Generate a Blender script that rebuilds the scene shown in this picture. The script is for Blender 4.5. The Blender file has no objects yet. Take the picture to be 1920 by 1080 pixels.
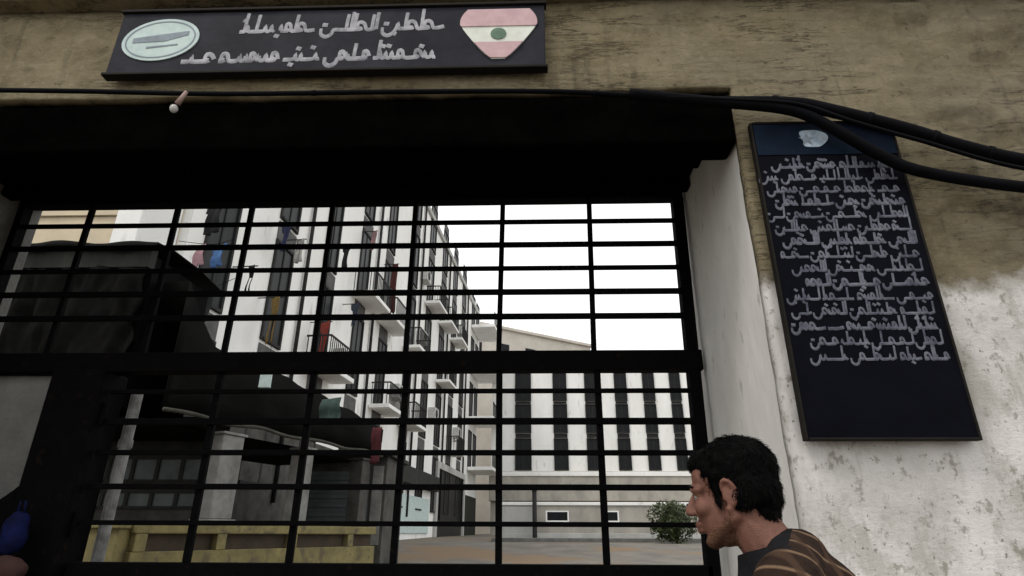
import bpy, bmesh, math, random
from mathutils import Vector, Matrix, noise
R = math.radians
sc = bpy.context.scene
C = sc.collection

# ------------------------------------------------------------------ camera, sky, sun, exposure
cam = bpy.data.objects.new('camera', bpy.data.cameras.new('camera'))
C.objects.link(cam); sc.camera = cam
cam.data.sensor_width = 36; cam.data.lens = 1127.4 / 1920 * 36
cam.data.clip_start = 0.05; cam.data.clip_end = 3000
CAM_H, PITCH, YAW, ROLL = 1.5, 22.33, 1.8, 0.21
CM = Matrix.Rotation(R(YAW), 4, 'Z') @ Matrix.Rotation(R(90 + PITCH), 4, 'X') @ Matrix.Rotation(R(ROLL), 4, 'Z')
cam.matrix_world = Matrix.Translation((0, 0, CAM_H)) @ CM

SUN_EL, SUN_AZ = R(57), R(226)        # azimuth clockwise from +Y: behind the camera, to its left
w = bpy.data.worlds.new('World'); sc.world = w; w.use_nodes = True
nt = w.node_tree; nt.nodes.clear()
sky = nt.nodes.new('ShaderNodeTexSky'); sky.sky_type = 'NISHITA'; sky.sun_disc = False
sky.sun_elevation = SUN_EL; sky.sun_rotation = SUN_AZ; sky.dust_density = 5
mx = nt.nodes.new('ShaderNodeMixRGB'); mx.inputs[0].default_value = 0.86
mx.inputs[2].default_value = (15.2, 15.2, 15.0, 1)      # the overcast layer
bg = nt.nodes.new('ShaderNodeBackground'); bg.inputs[1].default_value = 0.1
wo = nt.nodes.new('ShaderNodeOutputWorld')
nt.links.new(sky.outputs[0], mx.inputs[1]); nt.links.new(mx.outputs[0], bg.inputs[0]); nt.links.new(bg.outputs[0], wo.inputs[0])
sl = bpy.data.lights.new('sun', 'SUN'); sl.energy = 1.25; sl.angle = R(14); sl.color = (1, .96, .9)
so = bpy.data.objects.new('sun', sl); C.objects.link(so)
sd = Vector((math.sin(SUN_AZ) * math.cos(SUN_EL), math.cos(SUN_AZ) * math.cos(SUN_EL), math.sin(SUN_EL)))
so.rotation_euler = sd.to_track_quat('Z', 'Y').to_euler(); so.location = sd * 30
sc.view_settings.view_transform = 'Standard'; sc.view_settings.look = 'None'
sc.view_settings.gamma = 1; sc.view_settings.exposure = 0.0

# ------------------------------------------------------------------ helpers
def at(px, py, Y):
    """world point on the ray of photo pixel (px, py) at the distance Y in front of the camera"""
    d = CM @ Vector(((px - 960) / 1127.4, (540 - py) / 1127.4, -1))
    return Vector((0, 0, CAM_H)) + d * (Y / d.y)

class MB:
    def __init__(s): s.v = []; s.f = []
    def add(s, vs, fs):
        n = len(s.v); s.v += [tuple(v) for v in vs]; s.f += [tuple(i + n for i in f) for f in fs]; return s
    def box(s, a, b, M=None):
        vs = [Vector((x, y, z)) for x in (a[0], b[0]) for y in (a[1], b[1]) for z in (a[2], b[2])]
        if M: vs = [M @ v for v in vs]
        return s.add(vs, [(0,1,3,2),(4,6,7,5),(0,4,5,1),(2,3,7,6),(0,2,6,4),(1,5,7,3)])
    def bar(s, a, b, wx, wy, up=(0,0,1)):
        a, b = Vector(a), Vector(b); d = (b - a).normalized(); up = Vector(up)
        if abs(d.dot(up)) > .95: up = Vector((0,1,0))
        x = d.cross(up).normalized(); y = x.cross(d)
        vs = [p + x * sx * wx/2 + y * sy * wy/2 for p in (a, b) for sx, sy in ((-1,-1),(1,-1),(1,1),(-1,1))]
        return s.add(vs, [(3,2,1,0),(4,5,6,7)] + [(i, (i+1)%4, (i+1)%4+4, i+4) for i in range(4)])
    def tube(s, pts, r, n=8, caps=True):
        pts = [Vector(p) for p in pts]; rs = r if isinstance(r, (list, tuple)) else [r]*len(pts); vs = []
        prev = None
        for i, p in enumerate(pts):
            d = (pts[min(i+1, len(pts)-1)] - pts[max(i-1, 0)]).normalized()
            if prev is None:
                up = Vector((0,0,1)) if abs(d.z) < .9 else Vector((0,1,0)); x = d.cross(up).normalized()
            else: x = (prev - d * prev.dot(d)).normalized()
            prev = x; y = d.cross(x)
            vs += [p + (x * math.cos(t) + y * math.sin(t)) * rs[i] for t in [2*math.pi*k/n for k in range(n)]]
        fs = [(i*n+k, i*n+(k+1)%n, (i+1)*n+(k+1)%n, (i+1)*n+k) for i in range(len(pts)-1) for k in range(n)]
        if caps: fs += [tuple(range(n))[::-1], tuple((len(pts)-1)*n + k for k in range(n))]
        return s.add(vs, fs)
    def prism(s, poly, M, t):
        """poly in the local x,z plane of M, extruded from y=0 to y=t"""
        n = len(poly); vs = [M @ Vector((x, 0, z)) for x, z in poly] + [M @ Vector((x, t, z)) for x, z in poly]
        return s.add(vs, [tuple(range(n)), tuple(range(2*n-1, n-1, -1))] + [(i, i+n, (i+1)%n+n, (i+1)%n) for i in range(n)])
    def ell(s, c, r, M=None, n=20, m=12):
        vs = [Vector((0,0,1))] + [Vector((math.sin(a)*math.cos(b), math.sin(a)*math.sin(b), math.cos(a)))
              for a in [math.pi*i/m for i in range(1, m)] for b in [2*math.pi*k/n for k in range(n)]] + [Vector((0,0,-1))]
        vs = [Vector((v.x*r[0], v.y*r[1], v.z*r[2])) for v in vs]
        if M: vs = [M.to_3x3() @ v for v in vs]
        vs = [v + Vector(c) for v in vs]
        fs = [(0, 1+k, 1+(k+1)%n) for k in range(n)]
        fs += [(1+i*n+k, 1+(i+1)*n+k, 1+(i+1)*n+(k+1)%n, 1+i*n+(k+1)%n) for i in range(m-2) for k in range(n)]
        L = len(vs)-1; fs += [(L, 1+(m-2)*n+(k+1)%n, 1+(m-2)*n+k) for k in range(n)]
        return s.add(vs, fs)
    def cap(s, a, b, ra, rb, n=14):
        a, b = Vector(a), Vector(b); d = (b-a).normalized(); pts = []; rs = []
        for k in range(5):
            t = math.pi/2*(1-k/4); pts.append(a - d*ra*math.sin(t)); rs.append(max(ra*math.cos(t), ra*.05))
        for k in range(5):
            t = math.pi/2*k/4; pts.append(b + d*rb*math.sin(t)); rs.append(max(rb*math.cos(t), rb*.05))
        return s.tube(pts, rs, n)
    def build(s, name, mat, parent=None, smooth=False, bevel=0, seg=2):
        me = bpy.data.meshes.new(name); me.from_pydata(s.v, [], s.f); me.update()
        bm = bmesh.new(); bm.from_mesh(me); bmesh.ops.recalc_face_normals(bm, faces=bm.faces); bm.to_mesh(me); bm.free()
        o = bpy.data.objects.new(name, me); C.objects.link(o); me.materials.append(mat)
        if smooth: me.polygons.foreach_set('use_smooth', [True]*len(me.polygons))
        if parent: o.parent = parent
        if bevel:
            b = o.modifiers.new('bevel', 'BEVEL'); b.width = bevel; b.segments = seg; b.limit_method = 'ANGLE'
        return o

def tag(o, label, cat, group=None, kind=None):
    if label: o['label'] = label
    if cat: o['category'] = cat
    if group: o['group'] = group
    if kind or label: o['kind'] = kind or 'thing'
    return o
def thing(name, label, cat, loc=(0,0,0), rz=0, group=None):
    o = bpy.data.objects.new(name, None); C.objects.link(o); o.location = loc; o.rotation_euler = (0,0,rz)
    o.empty_display_size = .1
    return tag(o, label, cat, group)

def sag(pts, n=8):
    P = [Vector(p) for p in pts]; out = []
    for i in range(len(P)-1):
        p0, p1, p2, p3 = P[max(i-1,0)], P[i], P[i+1], P[min(i+2,len(P)-1)]
        for k in range(n):
            t = k/n; out.append(.5*((2*p1) + (p2-p0)*t + (2*p0-5*p1+4*p2-p3)*t*t + (3*p1-p0-3*p2+p3)*t**3))
    return out + [P[-1]]
# ------------------------------------------------------------------ materials
def mat(name, col, col2=None, scale=6, rough=.85, bump=0, bscale=40, detail=8, stretch=(1,1,1), metal=0, contrast=(.35,.65), spots=None, spec=.3):
    m = bpy.data.materials.new(name); m.use_nodes = True; n = m.node_tree; N = n.nodes; L = n.links
    b = N['Principled BSDF']; b.inputs['Roughness'].default_value = rough; b.inputs['Metallic'].default_value = metal
    b.inputs['Specular IOR Level'].default_value = spec
    tc = N.new('ShaderNodeTexCoord'); mp = N.new('ShaderNodeMapping'); mp.inputs['Scale'].default_value = stretch
    L.new(tc.outputs['Object'], mp.inputs[0])
    col2 = col2 or tuple(c*.72 for c in col)
    t = N.new('ShaderNodeTexNoise'); t.inputs['Scale'].default_value = scale; t.inputs['Detail'].default_value = detail; t.inputs['Roughness'].default_value = .65
    L.new(mp.outputs[0], t.inputs['Vector'])
    r = N.new('ShaderNodeValToRGB'); r.color_ramp.elements[0].position = contrast[0]; r.color_ramp.elements[1].position = contrast[1]
    r.color_ramp.elements[0].color = (*col2, 1); r.color_ramp.elements[1].color = (*col, 1)
    L.new(t.outputs[0], r.inputs[0]); out = r.outputs[0]
    if spots:
        sc_, lo, hi, c3 = spots
        t3 = N.new('ShaderNodeTexNoise'); t3.inputs['Scale'].default_value = sc_; t3.inputs['Detail'].default_value = 6
        L.new(mp.outputs[0], t3.inputs['Vector'])
        r3 = N.new('ShaderNodeValToRGB'); r3.color_ramp.elements[0].position = lo; r3.color_ramp.elements[1].position = hi
        L.new(t3.outputs[0], r3.inputs[0])
        mm = N.new('ShaderNodeMixRGB'); L.new(r3.outputs[0], mm.inputs[0]); L.new(out, mm.inputs[1]); mm.inputs[2].default_value = (*c3, 1); out = mm.outputs[0]
    L.new(out, b.inputs['Base Color'])
    if bump:
        t2 = N.new('ShaderNodeTexNoise'); t2.inputs['Scale'].default_value = bscale; t2.inputs['Detail'].default_value = 6
        L.new(mp.outputs[0], t2.inputs['Vector'])
        bp = N.new('ShaderNodeBump'); bp.inputs['Strength'].default_value = bump; bp.inputs['Distance'].default_value = .02
        L.new(t2.outputs[0], bp.inputs['Height']); L.new(bp.outputs[0], b.inputs['Normal'])
    return m

M = {}
M['asphalt'] = mat('asphalt', (.19,.172,.148), (.12,.112,.10), 1.2, .95, .5, 60, spots=(.35,.52,.62,(.19,.135,.085)))
M['plaster'] = mat('plaster', (.74,.725,.69), (.58,.57,.545), 2.2, .9, .25, 18, stretch=(1,1,.45), contrast=(.3,.6), spots=(9,.62,.7,(.42,.41,.38)))
M['pier'] = mat('pier', (.17,.17,.16), (.11,.11,.105), 3, .9, .4, 30)
M['near_black'] = mat('near_black', (.0022,.0022,.002), (.001,.001,.001), 4, .95, .4, 20, spec=0)  # near-black colour for the ceiling, its ribs and the box below it
M['iron'] = mat('iron', (.003,.003,.0036), (.002,.002,.0024), 14, .75, .15, 60, spots=(20,.62,.70,(.008,.005,.0035)), spec=.03)
M['cable'] = mat('cable', (.003,.0035,.005), (.002,.002,.003), 10, .75, .1, 60, spec=.06)
M['board'] = mat('board', (.0038,.0042,.008), (.002,.0022,.0045), 5, .7, .1, 30, contrast=(.3,.7), spec=.04)
M['board_top'] = mat('board_top', (.007,.015,.030), (.004,.006,.013), 4, .7, .1, 30, spec=.05)
M['board_edge'] = mat('board_edge', (.014,.012,.010), None, 8, .7, spec=.1)
M['sign'] = mat('sign', (.026,.027,.036), (.013,.014,.02), 4, .7, .1, 30, spec=.1)
M['ink'] = mat('ink', (.165,.17,.205), (.06,.064,.085), 16, .9, spec=.05)
M['ink_white'] = mat('ink_white', (.42,.42,.45), (.17,.17,.195), 14, .8)
M['emblem_pale'] = mat('emblem_pale', (.55,.66,.64), (.42,.52,.51), 12, .7)
M['emblem_band'] = mat('emblem_band', (.24,.29,.33), None, 12, .7)
M['emblem_blue'] = mat('emblem_blue', (.46,.55,.64), (.24,.32,.40), 26, .7)
M['pink'] = mat('pink', (.58,.40,.42), (.48,.32,.34), 12, .7)
M['cream_white'] = mat('cream_white', (.72,.75,.68), (.6,.62,.56), 12, .7)
M['green_mark'] = mat('green_mark', (.12,.2,.14), None, 12, .7)
M['white_wall'] = mat('white_wall', (.88,.88,.86), (.78,.78,.755), .9, .9, .2, 12, stretch=(1,1,.35), spots=(2.5,.62,.75,(.55,.54,.51)))
M['grey_wall'] = mat('grey_wall', (.5,.5,.48), (.36,.36,.345), 1.1, .9, .2, 12, stretch=(1,1,.4))
M['cream_wall'] = mat('cream_wall', (.62,.53,.38), (.5,.43,.32), 1.3, .9, .2, 14)
M['beige_wall'] = mat('beige_wall', (.43,.405,.355), (.29,.275,.245), 1.6, .9, .2, 14, stretch=(1,1,.5))
M['tan_wall'] = mat('tan_wall', (.58,.54,.48), (.48,.44,.39), .6, .9, .1, 8)
M['yellow'] = mat('yellow', (.24,.205,.085), (.13,.112,.056), 3.4, .9, .3, 24, spots=(5,.56,.64,(.12,.10,.06)))
M['brown'] = mat('brown', (.06,.045,.03), None, 6, .85, .2, 30)
M['glass'] = mat('glass', (.008,.009,.010), (.014,.015,.017), 3, .35, spec=.12)
M['spandrel'] = mat('spandrel', (.13,.13,.128), (.08,.08,.08), 3, .8, .2, 14, spec=.1)
M['shaded_wall'] = mat('shaded_wall', (.085,.083,.076), (.035,.034,.031), 2.6, .9, .2, 14)  # wall colour darkened to carry the shade under shed and canopy
M['pillar'] = mat('pillar', (.27,.27,.26), (.14,.14,.132), 3, .9, .2, 20)
M['shop_glass'] = mat('shop_glass', (.13,.15,.155), (.08,.09,.095), 3, .5, spec=.2)
M['frame'] = mat('frame', (.03,.03,.03), None, 6, .7, spec=.15)
M['pale_frame'] = mat('pale_frame', (.55,.55,.53), None, 6, .7)
M['dark_sheet'] = mat('dark_sheet', (.004,.004,.004), (.002,.002,.002), 3, .9, .3, 30, spec=.05)
M['fascia'] = mat('fascia', (.03,.032,.027), (.014,.015,.013), 2.5, .85, .2, 20, stretch=(2,2,.4))
M['tarp'] = mat('tarp', (.005,.005,.0045), (.003,.003,.003), 3, .85, .4, 12, spec=.06)
M['tarp_edge'] = mat('tarp_edge', (.06,.058,.045), (.03,.03,.024), 4, .8)
M['pipe'] = mat('pipe', (.22,.22,.215), (.10,.10,.095), 9, .7, contrast=(.4,.6))
M['leaf'] = mat('leaf', (.050,.066,.018), (.018,.030,.010), 9, .6)
M['bark'] = mat('bark', (.07,.05,.035), None, 12, .9)
M['bulb'] = mat('bulb', (.45,.44,.42), None, 12, .2)
M['socket'] = mat('socket', (.32,.22,.19), None, 12, .6)
M['blue_bag'] = mat('blue_bag', (.006,.009,.05), (.003,.004,.015), 9, .8, .4, 24, spec=.05)
M['red_cloth'] = mat('red_cloth', (.03,.010,.008), None, 9, .8, .3, 30)

def wall_mat():
    """stained brown concrete above, whitewash with a ragged edge below on the side piers"""
    m = bpy.data.materials.new('stained_concrete'); m.use_nodes = True; n = m.node_tree; N = n.nodes; L = n.links
    b = N['Principled BSDF']; b.inputs['Roughness'].default_value = .92; b.inputs['Specular IOR Level'].default_value = .2
    tc = N.new('ShaderNodeTexCoord')
    def mapped(s):
        q = N.new('ShaderNodeMapping'); q.inputs['Scale'].default_value = s; L.new(tc.outputs['Object'], q.inputs[0]); return q.outputs[0]
    def nz(s, scale, detail=8, rough=.6):
        t = N.new('ShaderNodeTexNoise'); t.inputs['Scale'].default_value = scale; t.inputs['Detail'].default_value = detail
        t.inputs['Roughness'].default_value = rough; L.new(mapped(s), t.inputs['Vector']); return t.outputs[0]
    def ramp(x, p0, p1, c0, c1):
        r = N.new('ShaderNodeValToRGB'); e = r.color_ramp.elements; e[0].position = p0; e[1].position = p1
        e[0].color = (*c0, 1); e[1].color = (*c1, 1); L.new(x, r.inputs[0]); return r.outputs[0]
    def mix(f, a, c, mode='MIX'):
        q = N.new('ShaderNodeMixRGB'); q.blend_type = mode
        for i, x in enumerate((f, a, c)):
            if isinstance(x, (int, float)): q.inputs[i].default_value = x
            elif isinstance(x, tuple): q.inputs[i].default_value = (*x, 1)
            else: L.new(x, q.inputs[i])
        return q.outputs[0]
    K0, K1 = (0,0,0), (1,1,1)
    base = ramp(nz((1,1,1.5), 2.4, 12, .72), .36, .62, (.135,.108,.060), (.270,.228,.142))
    base = mix(ramp(nz((1,1,1.6), .9, 4), .45, .7, K0, K1), base, (.215,.186,.130))
    base = mix(ramp(nz((1,1,1.4), 7), .55, .72, K0, (.55,)*3), base, (.095,.078,.048))
    base = mix(ramp(nz((1,1,1.6), 13, 10, .75), .57, .63, K0, (.65,)*3), base, (.052,.043,.028))
    base = mix(ramp(nz((1.6,1,.14), 5, 4, .6), .57, .68, K0, (.5,)*3), base, (.07,.060,.042))
    base = mix(ramp(nz((1,1,1.2), 24, 6), .52, .75, K0, (.6,)*3), base, (.31,.27,.185))
    crack = ramp(nz((.35,1,3.2), 2.6, 10, .7), .478, .492, K0, K1)
    crack2 = ramp(nz((.35,1,3.2), 2.6, 10, .7), .498, .512, K1, K0)
    ck = mix(1, crack, crack2, 'MULTIPLY'); sel = ramp(nz((1,1,1), .8, 2), .42, .54, K0, (.85,)*3)
    base = mix(mix(1, ck, sel, 'MULTIPLY'), base, (.032,.026,.017))
    # rough rubble patch high on the right
    sx = N.new('ShaderNodeSeparateXYZ'); L.new(tc.outputs['Object'], sx.inputs[0])
    vo = N.new('ShaderNodeTexVoronoi'); vo.feature = 'DISTANCE_TO_EDGE'; vo.inputs['Scale'].default_value = 6.5
    L.new(mapped((.75,1,1.5)), vo.inputs['Vector'])
    vc = N.new('ShaderNodeTexVoronoi'); vc.inputs['Scale'].default_value = 6.5; L.new(mapped((.75,1,1.5)), vc.inputs['Vector'])
    joint = ramp(vo.outputs['Distance'], .0, .09, K1, K0)
    tint = mix(.8, (.155,.135,.1), ramp(vc.outputs['Color'], .2, .8, (.10,.085,.062), (.225,.2,.155)))
    rub = mix(mix(1, joint, (.7,)*3, 'MULTIPLY'), tint, (.05,.042,.03))
    mr = N.new('ShaderNodeMapRange'); mr.inputs[1].default_value = 1.75; mr.inputs[2].default_value = 2.35; L.new(sx.outputs[0], mr.inputs[0])
    nn = nz((1,1,1), 3.5)
    ad = N.new('ShaderNodeMath'); ad.operation = 'MULTIPLY_ADD'; L.new(nn, ad.inputs[0]); ad.inputs[1].default_value = .9; ad.inputs[2].default_value = -.45
    a2 = N.new('ShaderNodeMath'); a2.use_clamp = True; L.new(mr.outputs[0], a2.inputs[0]); L.new(ad.outputs[0], a2.inputs[1])
    m3 = N.new('ShaderNodeMath'); m3.operation = 'MULTIPLY'; L.new(a2.outputs[0], m3.inputs[0]); m3.inputs[1].default_value = .28
    base = mix(m3.outputs[0], base, rub)
    # whitewash dado
    white = ramp(nz((1,1,1), 2.0), .28, .62, (.44,.43,.40), (.84,.81,.79))
    white = mix(ramp(nz((1,1,.6), 4.2, 10, .7), .50, .60, K0, (.6,)*3), white, (.42,.40,.345))
    white = mix(ramp(nz((1,1,.8), 15, 8, .7), .56, .62, K0, (.7,)*3), white, (.27,.255,.21))
    white = mix(ramp(nz((1,1,1), 45, 4, .6), .64, .68, K0, (.8,)*3), white, (.22,.20,.165))
    white = mix(ramp(nz((1,1,.12), 9, 3), .6, .7, K0, (.35,)*3), white, (.30,.285,.23))
    hi = nz((1,1,1), 3.2)
    z1 = N.new('ShaderNodeMath'); z1.operation = 'MULTIPLY_ADD'; L.new(hi, z1.inputs[0]); z1.inputs[1].default_value = .5; L.new(sx.outputs[2], z1.inputs[2])
    f = ramp(z1.outputs[0], 0, 1, K1, K0)
    mrz = N.new('ShaderNodeMapRange'); L.new(z1.outputs[0], mrz.inputs[0])
    mrz.inputs[1].default_value = 2.80; mrz.inputs[2].default_value = 2.93; mrz.inputs[3].default_value = 1; mrz.inputs[4].default_value = 0
    base = mix(mrz.outputs[0], base, white)
    L.new(base, b.inputs['Base Color'])
    bp = N.new('ShaderNodeBump'); bp.inputs['Strength'].default_value = .8; bp.inputs['Distance'].default_value = .02
    L.new(nz((1,1,1.5), 22, 14, .82), bp.inputs['Height']); L.new(bp.outputs[0], b.inputs['Normal'])
    return m
M['concrete'] = wall_mat()

# ------------------------------------------------------------------ ground (one sheet; climbs beyond the gate)
def gz(y):
    P = [(-1e9,0),(4.6,0),(22,1.22),(32,1.38),(70,1.7),(1e9,1.7)]
    for (a, za), (b_, zb) in zip(P, P[1:]):
        if y <= b_: return za + (zb-za)*(y-a)/(b_-a)
g = MB(); ys = [-900,-60,-10,0,3,4.6,7,10,14,18,22,27,32,45,70,150,1200]; xs = [-1200,-60,-15,-8,-4,0,4,8,15,60,1200]
g.add([(x, y, gz(y)) for y in ys for x in xs], [(j*11+i, j*11+i+1, (j+1)*11+i+1, (j+1)*11+i) for j in range(len(ys)-1) for i in range(10)])
tag(g.build('ground', M['asphalt']), None, None, kind='structure')
tag(MB().box((-1.5,24.3,.9),(14,25.94,gz(25)+.13)).build('pavement', M['pier'], bevel=.02), None, None, kind='structure')

# ------------------------------------------------------------------ gatehouse
FY, GY = 2.69, 3.80                  # front face, gate plane
XL, XR, ZT = -3.78, 1.12, 3.79       # opening
house = thing('gatehouse', 'stained brown concrete gatehouse wall with whitewashed right pier around the gateway', 'gatehouse', (0, FY, 0))
def front_wall():
    st = .03; b = MB(); idx = {}
    def inside(x, z): return XL < x < XR and z < ZT
    def col(x): return x
    xs_ = sorted(set([round(-6.5 + st*i, 3) for i in range(int(12/st)+1)] + [XL, XR])); zs_ = sorted(set([round(st*i, 3) for i in range(int(4.46/st))] + [ZT, 4.46]))
    xs_ = [x for x in xs_ if not any(0 < abs(x-q) < .012 for q in (XL, XR))]; zs_ = [z for z in zs_ if not (0 < abs(z-ZT) < .012)]
    vs = []; fs = []
    for i, x in enumerate(xs_):
        for j, z in enumerate(zs_):
            p = Vector((x, 0, z*1.5))
            d = noise.fractal(p*1.6, 1, 2, 5)*.010 + noise.fractal(p*9, 1, 2, 3)*.004
            rub = min(max((x-1.7)/.6, 0), 1)*min(max((z-2.6)/.4, 0), 1)
            if rub > 0:
                c = noise.cell(Vector((x*5.2 + .15*noise.noise(p*4), 0, z*7.5 + .2*noise.noise(p*5))))
                d += rub*(c-.5)*.022
            # the worn lower edge of the lintel
            zz = z; xx = x
            if abs(z-ZT) < 1e-6 and XL < x < XR: zz += noise.noise(Vector((x*1.9, 3, 1)))*.012 + noise.noise(Vector((x*9, 3, 7)))*.006
            vs.append((xx, -d, zz)); idx[i, j] = len(vs)-1
    for i in range(len(xs_)-1):
        for j in range(len(zs_)-1):
            if not inside((xs_[i]+xs_[i+1])/2, (zs_[j]+zs_[j+1])/2):
                fs.append((idx[i,j], idx[i+1,j], idx[i+1,j+1], idx[i,j+1]))
    return MB().add(vs, fs)
fw = front_wall().build('front_wall', M['concrete'], house, smooth=True)
sm = fw.modifiers.new('thick', 'SOLIDIFY'); sm.thickness = .06; sm.offset = 0 if False else -1
bw = MB().box((-6.5,.062,ZT+.03),(5.5,1.3,5.2)); bw.build('ceiling', M['near_black'], house)
MB().box((XR+.004,.062,0),(5.5,1.3,ZT+.028)).build('reveal', M['plaster'], house)
MB().box((-6.5,.062,0),(XL-.004,1.3,ZT+.028)).build('reveal', M['pier'], house)
MB().box((-6.5,-.10,4.462),(5.5,.3,4.60)).build('cornice', M['concrete'], house, bevel=.01)
MB().box((-6.5,.0,4.602),(5.5,.061,5.2)).build('upper_wall', M['concrete'], house)
MB().box((XL+.01,.014,ZT-.345),(XR-.004,.20,ZT-.03)).build('shade_box', M['near_black'], house, bevel=.02)  # added box that keeps the band under the lintel black
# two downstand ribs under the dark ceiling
for y in (.62, .92): MB().box((XL,y,ZT-.05),(XR,y+.1,ZT+.02)).build('ceiling_rib', M['near_black'], house, bevel=.01)
# the grey block under the transom left of the gate post
MB().box((XL,GY-FY+.03,0),(-3.06,GY-FY+.2,2.47)).build('side_pier', M['pier'], house, bevel=.012)

# ------------------------------------------------------------------ gate
gate = thing('barred_gate', 'black iron barred gate with a wide upper grille filling the gateway', 'gate', (0, GY, 0))
Z_TR0, Z_TR1, ZM, ZMR = 2.475, 2.605, 1.34, 1.30
GXL, GXR = -3.76, 1.10
def gbar(name, a, b, wx, wy, bevel=.004): return MB().bar(a, b, wx, wy).build(name, M['iron'], gate, bevel=bevel)
MB().box((GXL,-.04,ZT-.05),(GXR,.05,ZT-.003)).build('top_rail', M['iron'], gate, bevel=.004)
MB().box((GXL,-.05,Z_TR0),(GXR,.05,Z_TR1)).build('transom_rail', M['iron'], gate, bevel=.005)
MB().box((-2.70,-.045,1.265),(1.02,.045,1.345)).build('middle_rail', M['iron'], gate, bevel=.005)
MB().box((-2.70,-.012,.09),(1.02,.012,1.262)).build('kick_panel', M['iron'], gate)
MB().bar((1.005,0,.05),(1.065,0,ZT-.052),.075,.09).build('stile', M['iron'], gate, bevel=.004)
MB().bar((-3.735,0,Z_TR1+.002),(-3.735,0,ZT-.052),.05,.08).build('stile', M['iron'], gate, bevel=.004)
MB().box((-3.055,-.13,0),(-2.715,.12,Z_TR0-.002)).build('gate_post', M['iron'], gate, bevel=.012)
rv = random.Random(3)
for x in (-3.23, -2.58, -2.03, -1.43, -.82, -.196, .426):
    j = rv.uniform(-.006,.006)
    j *= 1.6; gbar('vertical_bar', (x+j, .0, Z_TR1+.001), (x-j, .0, ZT-.05), .034, .034)
for x in (-2.02, -1.41, -.80, -.195, .43):
    j = rv.uniform(-.004,.004)
    gbar('vertical_bar', (x+j, .0, 1.346), (x-j, .0, Z_TR0-.001), .040, .036)
for z, t in ((3.555,.030),(3.375,.036),(3.195,.030),(3.02,.038),(2.845,.038)):
    gbar('horizontal_bar', (GXL+.05, -.034, z+.004), (GXR-.06, -.034, z-.004), .026, t)
for z, t in ((2.345,.028),(2.155,.040),(1.965,.032),(1.765,.034),(1.56,.028)):
    gbar('horizontal_bar', (-2.70, -.034, z), (1.00, -.034, z-.003), .026, t)

for z in (1.55, 2.2): MB().tube([(-2.705,-.055,z-.07),(-2.705,-.055,z+.07)], .018, 10).tube([(-2.705,-.055,z-.005),(-2.705,-.055,z+.005)], .021, 10).build('hinge', M['iron'], gate)
MB().tube([(.90,-.075,1.66),(1.06,-.075,1.66)], .011, 8).box((.93,-.075,1.64),(.945,-.048,1.68)).box((1.02,-.075,1.64),(1.035,-.048,1.68)).build('slide_bolt', M['iron'], gate)
# ------------------------------------------------------------------ writing: cursive strokes in rows
def script(x0, x1, zb, h, rnd, wd):
    """rows of joined pen strokes with tall stems, bowls and dots, running right to left; returns polylines"""
    out = []; x = x1
    while x > x0 + h*.5:
        wl = rnd.uniform(1.0, 2.6)*h; xe = max(x - wl, x0); pts = [(x, zb + rnd.uniform(0,.1)*h)]; cx = x
        while cx > xe + h*.15:
            k = rnd.random(); s = h*rnd.uniform(.22,.4)
            if k < .28:      # tall stem
                out.append([(cx, zb), (cx+.02*h, zb+h*.45), (cx+.05*h, zb+h*rnd.uniform(.75,1.0))]); pts.append((cx - s*.5, zb)); cx -= s*.5
            elif k < .55:    # tooth
                pts += [(cx - s*.3, zb+.02*h), (cx - s*.45, zb+h*.28), (cx - s*.6, zb+.03*h)]; cx -= s*.75
                if rnd.random() < .6:
                    dz = rnd.choice((-.28,.52,.56)); out.append([(cx+s*.2, zb+dz*h), (cx+s*.2-wd*1.1, zb+dz*h+.01)])
            elif k < .78:    # loop
                pts += [(cx - s*.3, zb+.3*h), (cx - s*.8, zb+.36*h), (cx - s*.95, zb+.12*h), (cx - s*.5, zb+.02*h), (cx - s*1.2, zb)]; cx -= s*1.25
            else: pts.append((cx - s, zb)); cx -= s
        if rnd.random() < .6:   # closing bowl
            s = h*.45; pts += [(cx - s*.15, zb-.2*h), (cx - s*.6, zb-.34*h), (cx - s*1.05, zb-.2*h), (cx - s*1.1, zb+.08*h)]; cx -= s*1.1
            if rnd.random() < .5: out.append([(cx+s*.55, zb+.25*h), (cx+s*.55-wd*1.2, zb+.27*h)])
        out.append(pts); x = cx - h*rnd.uniform(.12,.26)
    return out
def strokes(mb, lines, wd, y0, y1, shear=0):
    for pl in lines:
        P = [Vector((a[0], 0, a[1])) for a in pl]
        Q = sag(P, 3) if len(P) > 2 else P
        n = len(Q); rs = [wd*.5*(.75 + .45*abs((Q[min(i+1,n-1)]-Q[max(i-1,0)]).normalized().x)) for i in range(n)]
        m0 = len(mb.v); mb.tube(Q, rs, 6)
        mb.v[m0:] = [(x, y1 + .0002 + (y/wd)*(y1-y0)*1.4, z) for x, y, z in mb.v[m0:]]

# ------------------------------------------------------------------ name sign over the gateway
rnd = random.Random(11)
SX0, SX1, SZ0, SZ1 = -2.40, .10, 3.915, 4.365
sgn = thing('entrance_sign', 'long dark sign with pale oval emblem and pink striped shield above the gateway', 'sign', (0, FY-.02, 0))
MB().box((SX0,-.045,SZ0),(SX1,0,SZ1)).build('sign_panel', M['sign'], sgn, bevel=.006)
fr = MB(); fr.box((SX0-.012,-.06,SZ0-.02),(SX1+.012,-.002,SZ0-.001)).box((SX0-.012,-.06,SZ1+.001),(SX1+.012,-.002,SZ1+.02))
fr.build('sign_frame', M['board_edge'], sgn, bevel=.004)
tx = MB(); tr = random.Random(5)
strokes(tx, script(-1.68,-.48,4.205,.15,tr,.026), .027, -.049, -.0455)
strokes(tx, script(-1.97,-.52,3.99,.145,tr,.026), .027, -.049, -.0455)
tx.build('lettering', M['ink_white'], sgn)
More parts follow.
